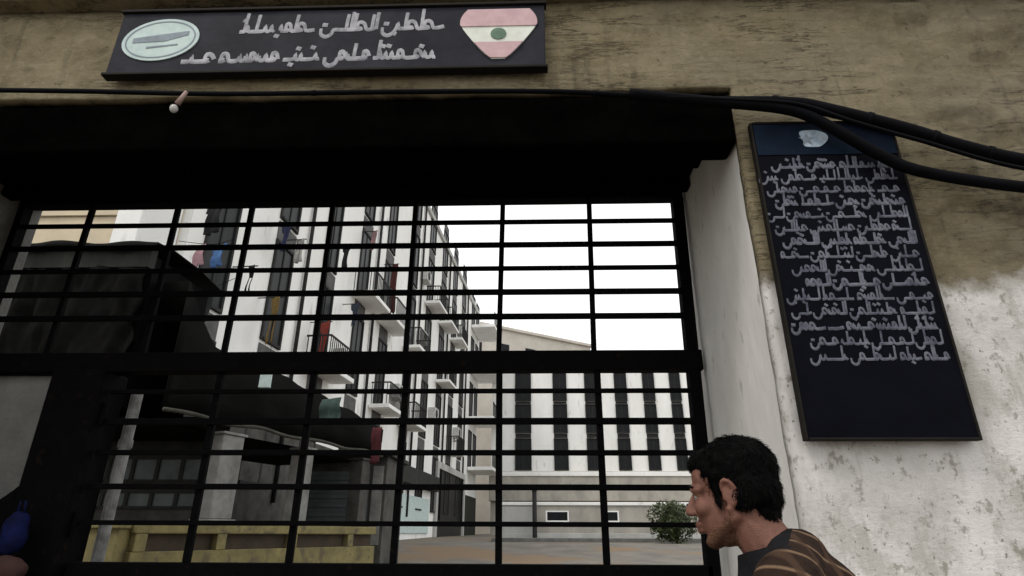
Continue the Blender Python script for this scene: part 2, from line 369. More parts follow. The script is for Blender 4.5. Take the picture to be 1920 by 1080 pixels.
def disc(cx, cz, rx, rz, y0, y1, n=40, rot=0):
    return [(cx + rx*math.cos(t)*math.cos(rot) - rz*math.sin(t)*math.sin(rot), cz + rx*math.cos(t)*math.sin(rot) + rz*math.sin(t)*math.cos(rot)) for t in [2*math.pi*k/n for k in range(n)]]
em = MB().prism(disc(-2.13,4.155,.225,.155,0,0,rot=.12), Matrix.Translation((0,-.051,0)), .0055).build('oval_emblem', M['emblem_pale'], sgn)
e2 = MB(); e2.prism([(-2.29,4.165),(-2.10,4.195),(-1.97,4.215),(-1.97,4.185),(-2.1,4.14),(-2.29,4.13)], Matrix.Translation((0,-.0535,0)), .0022)
e2.prism([(-2.2,4.10),(-2.02,4.12),(-2.02,4.11),(-2.2,4.088)], Matrix.Translation((0,-.0535,0)), .0022)
e2.build('emblem_band', M['emblem_band'], em)
e3 = MB(); ring = disc(-2.13,4.155,.205,.137,0,0,rot=.12); ring2 = disc(-2.13,4.155,.197,.129,0,0,rot=.12)
for k in range(40):
    e3.prism([ring[k], ring[(k+1)%40], ring2[(k+1)%40], ring2[k]], Matrix.Translation((0,-.0527,0)), .0014)
e3.build('emblem_ring', M['emblem_band'], em)
def hw(z):        # half width of the shield at height t (0 bottom .. 1 top)
    return .222*min(1, (.16 + 1.15*z**.8)) * (1 - .22*max(0,(z-.72)/.28)**2)
def band(t0, t1, y, name, m, par):
    n = 10; L_ = []; Rr = []
    for k in range(n+1):
        t = t0 + (t1-t0)*k/n; z = 3.965 + t*.37; L_.append((-.165-hw(t), z)); Rr.append((-.165+hw(t), z))
    return MB().prism(L_ + Rr[::-1], Matrix.Translation((0,y,0)), .0055).build(name, m, par)
sh = band(.0, 1., -.051, 'shield_emblem', M['cream_white'], sgn)
band(.64, .985, -.0562, 'shield_band', M['pink'], sh); band(.015, .32, -.0562, 'shield_band', M['pink'], sh)
MB().prism(disc(-.165,4.145,.045,.042,0,0,14), Matrix.Translation((0,-.056,0)), .0045).build('shield_mark', M['green_mark'], sh)

# ------------------------------------------------------------------ tall text board on the right pier
brd = thing('memorial_board', 'tall dark board of close white handwriting hung on the right pier', 'board', (0, FY-.035, 0))
bx0, bx1, bz0, bz1 = 1.172, 1.876, 1.885, 3.49
MB().box((bx0,-.03,bz0),(bx1,0,bz1)).build('board_panel', M['board'], brd)
bf = MB(); f_ = .013
bf.box((bx0-f_,-.034,bz0-.012),(bx0-.001,.004,bz1+.012)).box((bx1+.001,-.034,bz0-.012),(bx1+f_,.004,bz1+.012))
bf.box((bx0,-.04,bz1+.001),(bx1,.004,bz1+.012)).box((bx0,-.04,bz0-.012),(bx1,.004,bz0-.001))
bf.build('board_frame', M['board_edge'], brd, bevel=.003)
MB().box((bx0+.002,-.034,bz1-.19),(bx1-.002,-.0305,bz1-.002)).build('board_heading', M['board_top'], brd)
bt = MB(); tr = random.Random(21); z = bz1 - .265; k = 0
while z > 2.2:
    wd = .0125 if k % 3 else .015
    inset = (0 if k < 9 else rnd.uniform(0,.06)) + (.06 if z < 2.32 else 0)
    strokes(bt, script(bx0+.02+inset, bx1-.025-rnd.uniform(0,.02), z, .072, tr, wd), wd, -.0345, -.0305)
    z -= .0715; k += 1
bt.build('lettering', M['ink'], brd)
eb = MB(); er = random.Random(4)
poly = [(.055*math.cos(t)*(1+.22*math.sin(3*t+1)) + .05, .055*math.sin(t)*(1+.18*math.cos(2*t)) ) for t in [2*math.pi*k/36 for k in range(36)]]
eb.prism([(1.405+x*1.2, bz1-.095+z*1.15) for x, z in poly], Matrix.Translation((0,-.0375,0)), .003).build('heading_emblem', M['emblem_blue'], brd)
MB().prism([(1.445+.05*x-.012, bz1-.10+.05*z) for x, z in ((0,.7),(.3,.2),(.8,.25),(.35,-.15),(.5,-.7),(0,-.35),(-.5,-.7),(-.35,-.15),(-.8,.25),(-.3,.2))], Matrix.Translation((0,-.0395,0)), .0018).build('emblem_mark', M['emblem_band'], brd)

# ------------------------------------------------------------------ cables across the front
CY = FY - .10
c1 = sag([at(-90,168,CY), at(150,171,CY), at(420,176,CY), at(760,172,CY), at(1050,172,CY), at(1290,186,CY), at(1470,192,CY), at(1560,208,CY), at(1700,243,CY), at(1800,274,CY), at(1935,304,CY), at(2250,345,CY)])
n1 = len(c1); rad = [.014 + .021*min(max((i - n1*.42)/(n1*.15), 0), 1) for i in range(n1)]
cb = MB().tube(c1, rad, 10)
for k in (20, 34, 47, 60, 68, 76): d_ = (c1[k+1]-c1[k]).normalized(); cb.tube([c1[k]-d_*.012, c1[k]+d_*.012], rad[k]*1.14, 10)
tag(cb.build('power_cable', M['cable'], smooth=True), 'black cable along the lintel edge thickening above the board and sagging away right', 'cable')
c2 = sag([at(1180,176,CY-.01), at(1330,190,CY-.02), at(1480,206,CY-.03), at(1560,240,CY-.03), at(1645,288,CY-.03), at(1730,322,CY-.03), at(1930,352,CY-.03), at(2250,375,CY-.03)])
tag(MB().tube(c2, .029, 10).build('power_cable', M['cable'], smooth=True), 'lower black cable crossing the top corner of the tall board', 'cable')
c3 = sag([at(1250,182,CY-.03), at(1400,188,CY-.05), at(1500,196,CY-.06), at(1600,228,CY-.06), at(1720,262,CY-.06), at(1930,318,CY-.05), at(2250,352,CY-.03)])
tag(MB().tube(c3, .010, 8).build('thin_wire', M['cable'], smooth=True), 'thin dark wire running beside the upper sagging cable on the right', 'wire')

# small bare bulb hung from the lintel edge
p = at(350,172,CY-.02); q = at(322,209,CY-.02)
blb = thing('hanging_bulb', 'small bare bulb on a short pinkish holder under the lintel edge', 'bulb', p)
v = q - p
MB().tube([(0,0,0), v*.3, v*.62], [.010,.012,.016], 8).build('holder', M['socket'], blb, smooth=True)
MB().ell(v*.86, (.021,.021,.025)).build('bulb', M['bulb'], blb, smooth=True)

# ------------------------------------------------------------------ pale drainpipe, bag and board just by the gate post
dp = MB(); dx = -2.665; PY = 3.97
dp.tube([(dx,PY,0),(dx,PY,2.40)], .036, 12); dp.tube([(dx,PY,1.28),(dx,PY,1.34)], .043, 12); dp.tube([(dx,PY,2.02),(dx,PY,2.07)], .043, 12)
tag(dp.build('drainpipe', M['pipe'], smooth=False), 'pale upright pipe just behind the gate beside the thick post', 'pipe')
c = at(28,1000,3.55); rr = random.Random(8)
bagm = MB(); bagm.ell((0,0,0), (.075,.05,.115), n=24, m=16)
bagm.v = [tuple(Vector(v)*(1+.18*noise.noise(Vector(v)*16))) for v in bagm.v]
bagm.tube([(-.02,0,.1),(-.01,-.01,.17),(.02,-.01,.17),(.02,0,.1)], .007, 6)
bo = bagm.build('plastic_bag', M['blue_bag'], smooth=True); bo.location = c
tag(bo, 'small blue plastic bag at the left edge beside the gate post', 'bag')
c = at(12,1068,3.5); cl = MB().ell((0,0,0), (.13,.05,.07), n=24, m=14); cl.v = [tuple(Vector(v)*(1+.25*noise.noise(Vector(v)*13))) for v in cl.v]
cl.box((-.3,-.05,-.062-(c.z-.07)*0),(.1,.05,-.045))
co = cl.build('red_cloth', M['red_cloth'], smooth=True); co.location = c; tag(co, 'dull red cloth bundle on a ledge under the blue bag', 'cloth')
led = MB().box((c.x-.35,c.y-.09,0),(c.x+.14,c.y+.16,c.z-.062)); tag(led.build('stone_ledge', M['pier'], bevel=.01), 'low stone ledge at the foot of the left pier', 'ledge')
lb = MB().prism([(-3.72,0.0),(-2.96,0.0),(-2.98,1.86),(-3.10,1.74),(-3.40,1.50),(-3.72,1.42)], Matrix.Translation((0,3.70,0)), .028)
lb.v = [(x,y,z) for x,y,z in lb.v]
lbo = lb.build('dark_sheet', M['iron'], bevel=.004); tag(lbo, 'dark metal sheet with a slanting top standing against the grey pier', 'metal sheet')

# ------------------------------------------------------------------ buildings beyond the gate
SL = .0788; SA = -math.atan(SL)
def fx(y): return -7.554 + SL*y
apt = thing('apartment_building', 'long white apartment block with stacked dark windows lining the left of the street', 'building', (fx(10.4), 10.4, 0), SA)
LEN = 35.0; HT = 17.4
w_ = MB().box((-9,0,-.3),(0,LEN,HT)); w_.build('wall', M['white_wall'], apt)
MB().box((-9.1,-.1,HT+.003),(.12,LEN+.1,HT+.3)).build('parapet', M['grey_wall'], apt, bevel=.02)
FL = [2.3 + 3.3*k for k in range(5)]
bays = [1.0, 3.7, 6.5, 9.35, 12.1, 15.7, 18.9, 22.0, 25.1, 28.2]
wr = random.Random(6)
def window(par, y0, y1, z0, z1, pane=None, frame=None):
    f = MB(); t = .07; fr_ = .055
    f.box((-.01,y0-t,z0-t),(fr_,y0,z1+t)).box((-.01,y1,z0-t),(fr_,y1+t,z1+t)).box((-.01,y0,z1),(fr_,y1,z1+t)).box((-.01,y0,z0-t),(fr_+.03,y1,z0))
    f.box((-.01,(y0+y1)/2-.02,z0),(.035,(y0+y1)/2+.02,z1))
    o = f.build('window', frame or M['frame'], par)
    MB().box((-.02,y0,z0),(.015,y1,z1)).build('pane', pane or M['glass'], o)
    return o
for bi, y in enumerate(bays):
    for fl in FL:
        hw_ = .43 if bi < 5 else .54
        window(apt, y-hw_, y+hw_, fl+.30, fl+2.85)
        MB().box((.001,y-hw_-.06,fl+2.925),(.03,y+hw_+.06,fl+3.44)).build('spandrel', M['spandrel'], apt)
    # dark downpipe beside each stack of windows
    pp = MB().tube([(.09,y+1.2,2.2),(.09,y+1.2,HT)], .055, 8)
    if bi % 2: pp.build('downpipe', M['frame'], apt, smooth=True)
for (y, z) in ((7.95,6.3),(10.7,9.4),(14.0,6.6),(17.3,10.0),(17.3,13.2),(20.4,6.9),(23.5,10.2),(26.6,13.4),(26.6,6.9)):
    ac = MB().box((.02,y-.42,z),(.36,y+.42,z+.58)).build('air_conditioner', M['pale_frame'], apt, bevel=.02)
    MB().tube([(.362,y-.08,z+.29),(.375,y-.08,z+.29)], .22, 18).build('fan_grille', M['frame'], ac)
for (y, fl) in ((6.5,5.6),(12.1,5.6),(9.35,8.9),(15.7,8.9),(12.1,8.9),(18.9,12.2),(15.7,5.6),(22.0,8.9),(22.0,12.2),(25.1,5.6),(25.1,12.2)):
    bo = MB().box((.052,y-1.0,fl+.12),(.80,y+1.0,fl+.26)).build('balcony', M['white_wall'], apt, bevel=.015)
    rl = MB().box((.755,y-.98,fl+1.02),(.79,y+.98,fl+1.07)).box((.06,y-.98,fl+1.02),(.754,y-.945,fl+1.07)).box((.06,y+.945,fl+1.02),(.754,y+.98,fl+1.07))
    for j in range(15): rl.box((.762,y-.97+j*.137,fl+.26),(.784,y-.945+j*.137,fl+1.02))
    for j in range(5): rl.box((.1+j*.14,y-.975,fl+.26),(.122+j*.14,y-.95,fl+1.02))
    rl.build('railing', M['frame'], bo)
for k, fl in enumerate((5.6, 8.95, 12.3, 15.6)):     # balconies at the far end
    bal = MB().box((.052,31.2,fl-.12),(1.75,34.9,fl+.10)); bo = bal.build('balcony', M['white_wall'], apt, bevel=.02)
    rl = MB()
    rl.box((1.69,31.22,fl+1.0),(1.74,34.88,fl+1.06))
    for j in range(13): rl.box((1.70,31.25+j*.29,fl+.1),(1.73,31.28+j*.29,fl+1.0))
    rl.build('railing', M['frame'], bo)
    window(apt, 31.4, 32.5, fl+.2, fl+2.5); window(apt, 33.3, 34.4, fl+.2, fl+2.5)
MB().box((-9,-.05,-.2),(.045,-.002,4.29)).build('end_shade_panel', M['shaded_wall'], apt)  # dark sheet added over the white end wall as shade behind the shed
MB().box((.001,.02,-.2),(.045,13.0,3.9)).build('ground_floor_shade_panel', M['shaded_wall'], apt)  # dark sheet added over the white facade as shade under the canopy
# ground floor: wide dark doorway and shop fronts beyond the canopy
dq = MB(); dq.box((.0,22.6,.9),(.02,29.8,4.75)); dq.build('doorway', M['glass'], apt)
dn = MB().box((.0,22.2,.9),(.14,22.59,5.1)).box((.0,29.81,.9),(.14,30.2,5.1)).box((.0,22.59,4.752),(.14,29.81,5.1)); dn.build('door_surround', M['grey_wall'], apt, bevel=.01)
MB().box((.0,14.2,1.55),(.06,21.0,3.1)).build('shop_window', M['emblem_pale'], apt, bevel=.01)
MB().box((.0,13.8,3.5),(.35,21.8,4.2)).build('shop_canopy', M['fascia'], apt, bevel=.02)
MB().box((.0,30.5,1.2),(.06,34.9,3.9)).build('shop_shutter', M['fascia'], apt, bevel=.01)

# cream building whose end wall looks at the gate (upper left)
cx0 = at(-60,420,9.3).x; cx1 = fx(9.3) - .12
crm = thing('cream_building', 'cream rendered building end rising behind the dark shed at upper left', 'building', (cx0, 9.3, 0))
MB().box((0,0,4.3),(cx1-cx0,4,13)).build('wall', M['cream_wall'], crm)
MB().box((-.1,-.12,13.003),(cx1-cx0+.1,4,13.3)).build('parapet', M['cream_wall'], crm, bevel=.02)
MB().box((.0,-.05,6.78),(cx1-cx0-.02,-.001,6.9)).build('string_course', M['cream_wall'], crm, bevel=.01)
# the corner trim, paler and grey
MB().box((cx1-cx0-.42,-.07,4.3),(cx1-cx0+.03,1.05,12.99)).build('corner_pilaster', M['white_wall'], crm, bevel=.01)

# dark corrugated shed
SY = 7.5
sx1 = at(292,460,SY).x; zt = at(150,457,SY).z; zb = at(290,757,SY).z
shed = thing('market_shed', 'black tarpaulin covered shed with a grey top band at upper left behind the gate', 'shed', (0, SY, 0))
vs = []; fs = []; nx, nz_ = 90, 26
def drape(i, j):
    u = i/nx; v = j/nz_; x = -9.6 + u*(sx1 + 9.6); zl = zb - .12*noise.noise(Vector((u*9, 2, 0))); zh = zt - .42 + .05*noise.noise(Vector((u*11, 5, 0)))
    p = Vector((u*22, v*3, 1)); return (x + (.10*noise.noise(Vector((v*6, 8, 0))) if i == nx else 0), -.06 - .09*noise.noise(p) - .05*noise.noise(p*2.7), zl + v*(zh - zl))
vs = [drape(i, j) for i in range(nx+1) for j in range(nz_+1)]
fs = [(i*(nz_+1)+j, (i+1)*(nz_+1)+j, (i+1)*(nz_+1)+j+1, i*(nz_+1)+j+1) for i in range(nx) for j in range(nz_)]
fr_s = MB().add(vs, fs).build('tarpaulin', M['tarp'], shed, smooth=True); s_ = fr_s.modifiers.new('thick','SOLIDIFY'); s_.thickness = .015
MB().box((-9.5,-.05,zt-.395),(sx1,.1,zt-.02)).build('top_band', M['fascia'], shed, bevel=.01)
MB().box((-9.5,.105,zb),(sx1-.02,1.6,zt-.16)).build('body', M['dark_sheet'], shed)
vs = []; fs = []
for i in range(71):
    u = i/70; x = -9.7 + u*(sx1 + .12 + 9.7)
    for (y, dz) in ((-.17,-.10 - .07*noise.noise(Vector((u*14,0,3)))), (-.14,.0), (.3,.05), (1.0,.06), (1.75,.04)):
        vs.append((x, y + .03*noise.noise(Vector((u*12,y,0))), zt + dz + .07*noise.noise(Vector((u*8,y*1.5,1))) - .05))
for i in range(70):
    for j in range(4): fs.append((i*5+j, (i+1)*5+j, (i+1)*5+j+1, i*5+j+1))
ro = MB().add(vs, fs).build('roof_sheet', M['tarp'], shed, smooth=True); s_ = ro.modifiers.new('thick','SOLIDIFY'); s_.thickness = .02

# canopy running from the shed along the left of the street
E0 = Vector((-4.70, 7.55)); E1 = Vector((-3.0, 12.35)); ed = (E1-E0).normalized()
can = thing('market_canopy', 'black sagging tarpaulin canopy over the left pavement with a pale hem', 'canopy', (E0.x, E0.y, 0), math.atan2(ed.y, ed.x))
EL = (E1-E0).length; ZC = 2.98
def ctop(t):      # height of the tarpaulin's upper edge along the street edge
    P = [(0,4.75),(.05,4.3),(.12,4.0),(.3,3.92),(.55,3.80),(.8,3.63),(1,3.46)]
    for (a, za), (b2, zb2) in zip(P, P[1:]):
        if t <= b2: return za + (zb2-za)*(t-a)/(b2-a)
vs = []; fs = []; nx, ny = 40, 6
for i in range(nx+1):
    t = i/nx; x = t*EL; wv = .03*math.sin(t*34) + .05*noise.noise(Vector((t*9,1,0)))
    rows = [(wv*.6, ZC + .02*math.sin(t*23)), (wv*.9, ZC+.25), (wv*.5, (ZC+ctop(t))/2), (.0, ctop(t)+wv*.8), (.6, ctop(t)+.06+.05*math.sin(t*12)), (1.6, ctop(t)+.2), (2.6, ctop(t)+.25)]
    for (y, z) in rows: vs.append((x, y, z))
for i in range(nx):
    for j in range(ny): fs.append((i*7+j, (i+1)*7+j, (i+1)*7+j+1, i*7+j+1))
cs = MB().add(vs, fs).build('tarpaulin', M['tarp'], can, smooth=True); s_ = cs.modifiers.new('thick', 'SOLIDIFY'); s_.thickness = .015
hm = MB().tube([(t*EL/40, -.03 + .03*math.sin(t*.85)*.6, ZC - .01 + .02*math.sin(t/40*23)) for t in range(41)], .028, 8)
hm.build('hem', M['tarp_edge'], can, smooth=True)
MB().box((0,.5,ZC-.12),(EL,2.6,ZC-.06)).build('underside_board', M['dark_sheet'], can)

# pillars carrying the canopy, standing on the yellow wall
def epos(y): t = (y - E0.y)/(E1.y - E0.y); return E0.x + (E1.x - E0.x)*t
pl = [(8.78, 0.20, 'broad white pillar under the canopy, nearest of three', 'pillar'), (10.36, .12, 'slim pale pillar in the middle of the canopy edge', 'pillar'), (11.95, .13, 'grey pillar at the far end of the canopy edge', 'shaded_wall')]
WT = 1.63
for y, hw_, lab, m_ in pl:
    t_ = thing('canopy_pillar', lab, 'pillar', (epos(y)-.05, y, 0), math.atan2(ed.y, ed.x), 'pillars under the canopy')
    MB().box((-hw_,-.02,WT+.06),(hw_,.26,ZC-.16)).build('shaft', M[m_], t_, bevel=.015)
    MB().box((-hw_-.04,-.06,WT+.003),(hw_+.04,.30,WT+.058)).build('base', M[m_], t_, bevel=.01)
    MB().box((-hw_-.03,-.05,ZC-.158),(hw_+.03,.29,ZC-.1205)).build('capital', M[m_], t_, bevel=.01)
# yellow low wall in two runs
yw = thing('yellow_wall', 'solid low yellow painted wall facing the gate at lower left', 'wall', (-4.76, 7.35, 0), math.pi - .12)
MB().box((.0,-.2,0),(1.75,0,WT-.08)).build('wall_panel', M['yellow'], yw, bevel=.01)
MB().box((-.03,-.24,WT-.078),(1.78,.04,WT)).build('coping', M['yellow'], yw, bevel=.015)
yw2 = thing('yellow_wall', 'low yellow wall with dark slots running along under the canopy', 'wall', (-4.70, 7.5, 0), math.atan2(ed.y, ed.x))
L2 = EL - .02
MB().box((0,-.05,0),(L2,.25,1.30)).build('wall_panel', M['yellow'], yw2, bevel=.01)
MB().box((0,.05,1.302),(L2,.22,1.498)).build('slot_board', M['brown'], yw2)
MB().box((0,-.06,1.50),(L2,.30,WT)).build('coping', M['yellow'], yw2, bevel=.015)
for x in (.02, 1.25, 2.7, 4.2):
    MB().box((x,-.055,1.302),(x+.16,.048,1.498)).build('block', M['yellow'], yw2, bevel=.005)

# shop front under the canopy
sf = thing('shop_front', 'dim grey shop front of small panes under the black shed', 'shop', (-7.55, 9.9, 0))
MB().box((-2,0,0),(2.45,.3,3.3)).build('wall', M['shaded_wall'], sf)
for i in range(5):
    for z0, z1 in ((1.86,2.14),(2.26,2.66)):
        x0 = .32 + i*.4
        f = MB().box((x0,-.05,z0),(x0+.06,-.002,z1)).box((x0+.06,-.05,z1-.05),(x0+.4,-.002,z1)).box((x0+.06,-.06,z0),(x0+.4,-.002,z0+.04)).build('window', M['frame'], sf)
        MB().box((x0+.06,-.025,z0+.04),(x0+.4,-.004,z1-.05)).build('pane', M['shop_glass'], f)
MB().box((-2,-.3,2.72),(2.45,-.004,3.05)).build('shop_board', M['fascia'], sf, bevel=.01)
kx0 = at(566,900,13.2).x; kx1 = at(724,900,13.2).x
ks = thing('kiosk', 'grey market kiosk with a shutter below the canopy end', 'kiosk', (kx0, 13.2, 0))
MB().box((0,0,0),(kx1-kx0,1.8,3.05)).build('wall', M['shaded_wall'], ks, bevel=.01)
MB().box((-.1,-.25,3.052),(kx1-kx0+.1,1.9,3.14)).build('roof', M['fascia'], ks, bevel=.01)
shm = MB()
for i in range(11): shm.box((.2,-.03-.012*(i%2),1.75+i*.09),(kx1-kx0-.35,-.002,1.835+i*.09))
shm.build('shutter', M['shop_glass'], ks)
MB().box((kx1-kx0-.28,-.03,1.3),(kx1-kx0-.06,-.002,2.85)).build('side_panel', M['pillar'], ks)
MB().box((.2,-.26,1.2),(kx1-kx0-.35,-.004,1.7)).build('counter', M['yellow'], ks, bevel=.01)

# things hung on the canopy
s1 = at(498,712,7.2); tg = MB().box((-.07,-.02,-.10),(.07,.02,.10)).build('pale_placard', M['emblem_pale'], bevel=.004); tg.location = s1 + Vector((0,.0,0)); tg['label'] = 'small pale square placard hanging against the dark canopy'; tg['category'] = 'placard'; tg['kind'] = 'thing'
hk = MB().tube([(0,0,.1),(.0,.02,.9)], .004, 6).build('cord', M['frame'], tg)

# the white building closing the street
FBY = 45
f0 = at(936,885,FBY); far = thing('far_building', 'white building with tall narrow dark windows closing the far end of the street', 'building', (f0.x-.6, FBY, 0))
fw_ = 17.5
zb0 = at(1100,884,FBY).z; z_top = at(1100,672,FBY).z
MB().box((0,.02,zb0+.003),(fw_,9,z_top)).build('wall', M['white_wall'], far)
MB().box((-.2,-.25,z_top+.003),(fw_+.2,9,z_top+.35)).build('cornice', M['grey_wall'], far, bevel=.03)
def wpix(px): return at(px, 800, FBY).x - (f0.x-.6)
for px, wpx in ((981,31),(1051,27),(1112,27),(1168,24),(1222,23),(1273,21),(1322,20),(1372,20),(1420,20)):
    xc = wpix(px); ww = wpx/1127*FBY*.97
    for py0, py1 in ((752,698),(812,758),(882,822)):
        z0 = at(1100,py0,FBY).z; z1 = at(1100,py1,FBY).z
        f = MB(); t = .07
        f.box((xc-ww/2,-.10,z0),(xc-ww/2+t,.019,z1)).box((xc+ww/2-t,-.10,z0),(xc+ww/2,.019,z1)).box((xc-ww/2+t,-.10,z1-t),(xc+ww/2-t,.019,z1)).box((xc-ww/2+t,-.14,z0),(xc+ww/2-t,.019,z0+t))
        f.box((xc-.03,-.06,z0+t),(xc+.03,.019,z1-t))
        o = f.build('window', M['frame'], far)
        MB().box((xc-ww/2+t,-.03,z0+t),(xc+ww/2-t,.018,z1-t)).build('pane', M['glass'], o)
    MB().box((xc-ww/2+.03,-.03,at(1100,757,FBY).z),(xc+ww/2-.03,.018,at(1100,753,FBY).z)).build('spandrel', M['frame'], far)
    MB().box((xc-ww/2+.03,-.03,at(1100,821,FBY).z),(xc+ww/2-.03,.018,at(1100,813,FBY).z)).build('spandrel', M['frame'], far)
z5 = at(1100,940,FBY).z
MB().box((-.1,-.35,z5),(fw_,.5,zb0)).build('fascia_band', M['beige_wall'], far, bevel=.03)
MB().box((-.12,-.42,zb0-.35),(fw_,-.352,zb0-.05)).build('moulding', M['white_wall'], far, bevel=.02)
MB().box((0,.1,0),(fw_,9,z5-.003)).build('ground_floor', M['beige_wall'], far)

# beige boundary wall with two black slots, nearer
BY = 26
b0 = at(938,1000,BY); b1 = at(1400,1000,BY); zt2 = at(1100,948,BY).z
bw2 = thing('boundary_wall', 'beige street wall pierced by two black slots below the white building', 'wall', (b0.x, BY, 0))
BL = b1.x - b0.x
MB().box((0,0,.8),(BL,.3,zt2)).build('wall_panel', M['beige_wall'], bw2, bevel=.02)
MB().box((-.05,-.06,zt2+.003),(BL,.36,zt2+.13)).build('coping', M['white_wall'], bw2, bevel=.02)
MB().box((0,-.05,.9),(BL,-.002,at(1100,1000,BY).z)).build('plinth', M['grey_wall'], bw2, bevel=.01)
for pa, pb in ((1026,1064),(1131,1158)):
    xa = at(pa,970,BY).x - b0.x; xb = at(pb,970,BY).x - b0.x; za = at(1050,976,BY).z; zb2 = at(1050,960,BY).z
    fr_ = MB(); xm, zm = (xa+xb)/2, (za+zb2)/2; hx, hz = (xb-xa)/2, (zb2-za)/2
    ro_ = [(xm-hx-.06,za-.07),(xm+hx+.06,za-.07),(xm+hx+.06,zb2+.05),(xm-hx-.06,zb2+.05)]; ri_ = [(xa,za),(xb,za),(xb,zb2),(xa,zb2)]
    vs = [(x,y,z) for y in (-.03,-.002) for r_ in (ro_, ri_) for x, z in r_]; fs = []
    for k in range(4):
        n2 = (k+1) % 4; fs += [(k,n2,4+n2,4+k),(8+k,12+k,12+n2,8+n2),(k,8+k,8+n2,n2),(4+k,4+n2,12+n2,12+k)]
    s_ = fr_.add(vs, fs).build('slot', M['white_wall'], bw2)
    MB().box((xa,-.016,za),(xb,-.001,zb2)).build('opening', M['glass'], s_)
MB().box((.05,-.04,1.2),(1.35,-.003,zt2-.05)).build('grey_panel', M['grey_wall'], bw2)
pb = at(1003,1020,BY-.5); po = MB().tube([(0,0,-.6),(0,0,0.0),(0,0,1.75)], .09, 10); po.tube([(0,0,1.75),(0,0,1.83)], [.11,.07], 10)
oo = po.build('street_post', M['frame'], smooth=True); oo.location = (pb.x, BY-.5, gz(BY-.5)+.1); tag(oo, 'dark round post in front of the beige wall', 'post')

# tan house rising behind, its roofline falling to the right
T0 = at(868,598,56); hd = Vector((math.sin(R(56)), math.cos(R(56)), 0))
tan_ = thing('tan_house', 'tan house far behind the apartment block under the white sky', 'house', (T0.x, T0.y, 0), R(90-56))
TL = 30
for k in range(400):       # length so that the far corner stands at the edge seen in the picture
    TL = 5 + k*.1
    v = CM.inverted().to_3x3() @ (Vector((T0.x, T0.y, T0.z)) + hd*TL - Vector((0,0,CAM_H)))
    if 960 - 1127.4*v.x/v.z > 1106: break
MB().box((0,0,0),(TL,8,T0.z-.3)).build('wall', M['tan_wall'], tan_)
MB().box((-.2,-.3,T0.z-.297),(TL+.2,8.2,T0.z)).build('roof_slab', M['tan_wall'], tan_, bevel=.03)
for i in range(int(TL/3.2)):
    window_par = tan_
    f = MB().box((1+i*3.2,-.06,T0.z-3.4),(2.2+i*3.2,-.003,T0.z-3.3)).box((1+i*3.2,-.06,T0.z-1.8),(2.2+i*3.2,-.003,T0.z-1.7)).build('window', M['pale_frame'], tan_)
    MB().box((1+i*3.2,-.03,T0.z-3.298),(2.2+i*3.2,-.002,T0.z-1.802)).build('pane', M['glass'], f)

# shrub by the boundary wall
SBY = 23.2
sb = at(1268,1000,SBY); sh_ = thing('shrub', 'rounded green shrub against the beige wall beside the man', 'shrub', (sb.x, SBY, gz(SBY)))
sr = random.Random(2); lf = MB()
for k in range(2600):
    while True:
        v = Vector((sr.uniform(-1,1), sr.uniform(-1,1), sr.uniform(-1,1)))
        if .35 < v.length < 1 and noise.noise(v*3.1) > -.12: break
    lump = 1 + .55*noise.noise(Vector((v.x,v.y,v.z)).normalized()*1.7 + Vector((4,2,9))); c = Vector((v.x*.80*lump - .1, v.y*.55*lump, .70 + v.z*.72*lump)); d = Vector((sr.gauss(0,1), sr.gauss(0,1), sr.gauss(0,1))).normalized(); e = d.orthogonal().normalized(); s = sr.uniform(.05,.10)
    lf.add([c - d*s, c + e*s*.42, c + d*s, c - e*s*.42], [(0,1,2,3)])
lf.build('foliage', M['leaf'], sh_)
st = MB()
for k in range(6):
    an = k*1.05; st.tube([(0,0,-.05),(.12*math.cos(an),.12*math.sin(an),.4),(.35*math.cos(an),.3*math.sin(an),1.0)], [.035,.025,.012], 6)
st.build('stems', M['bark'], sh_)

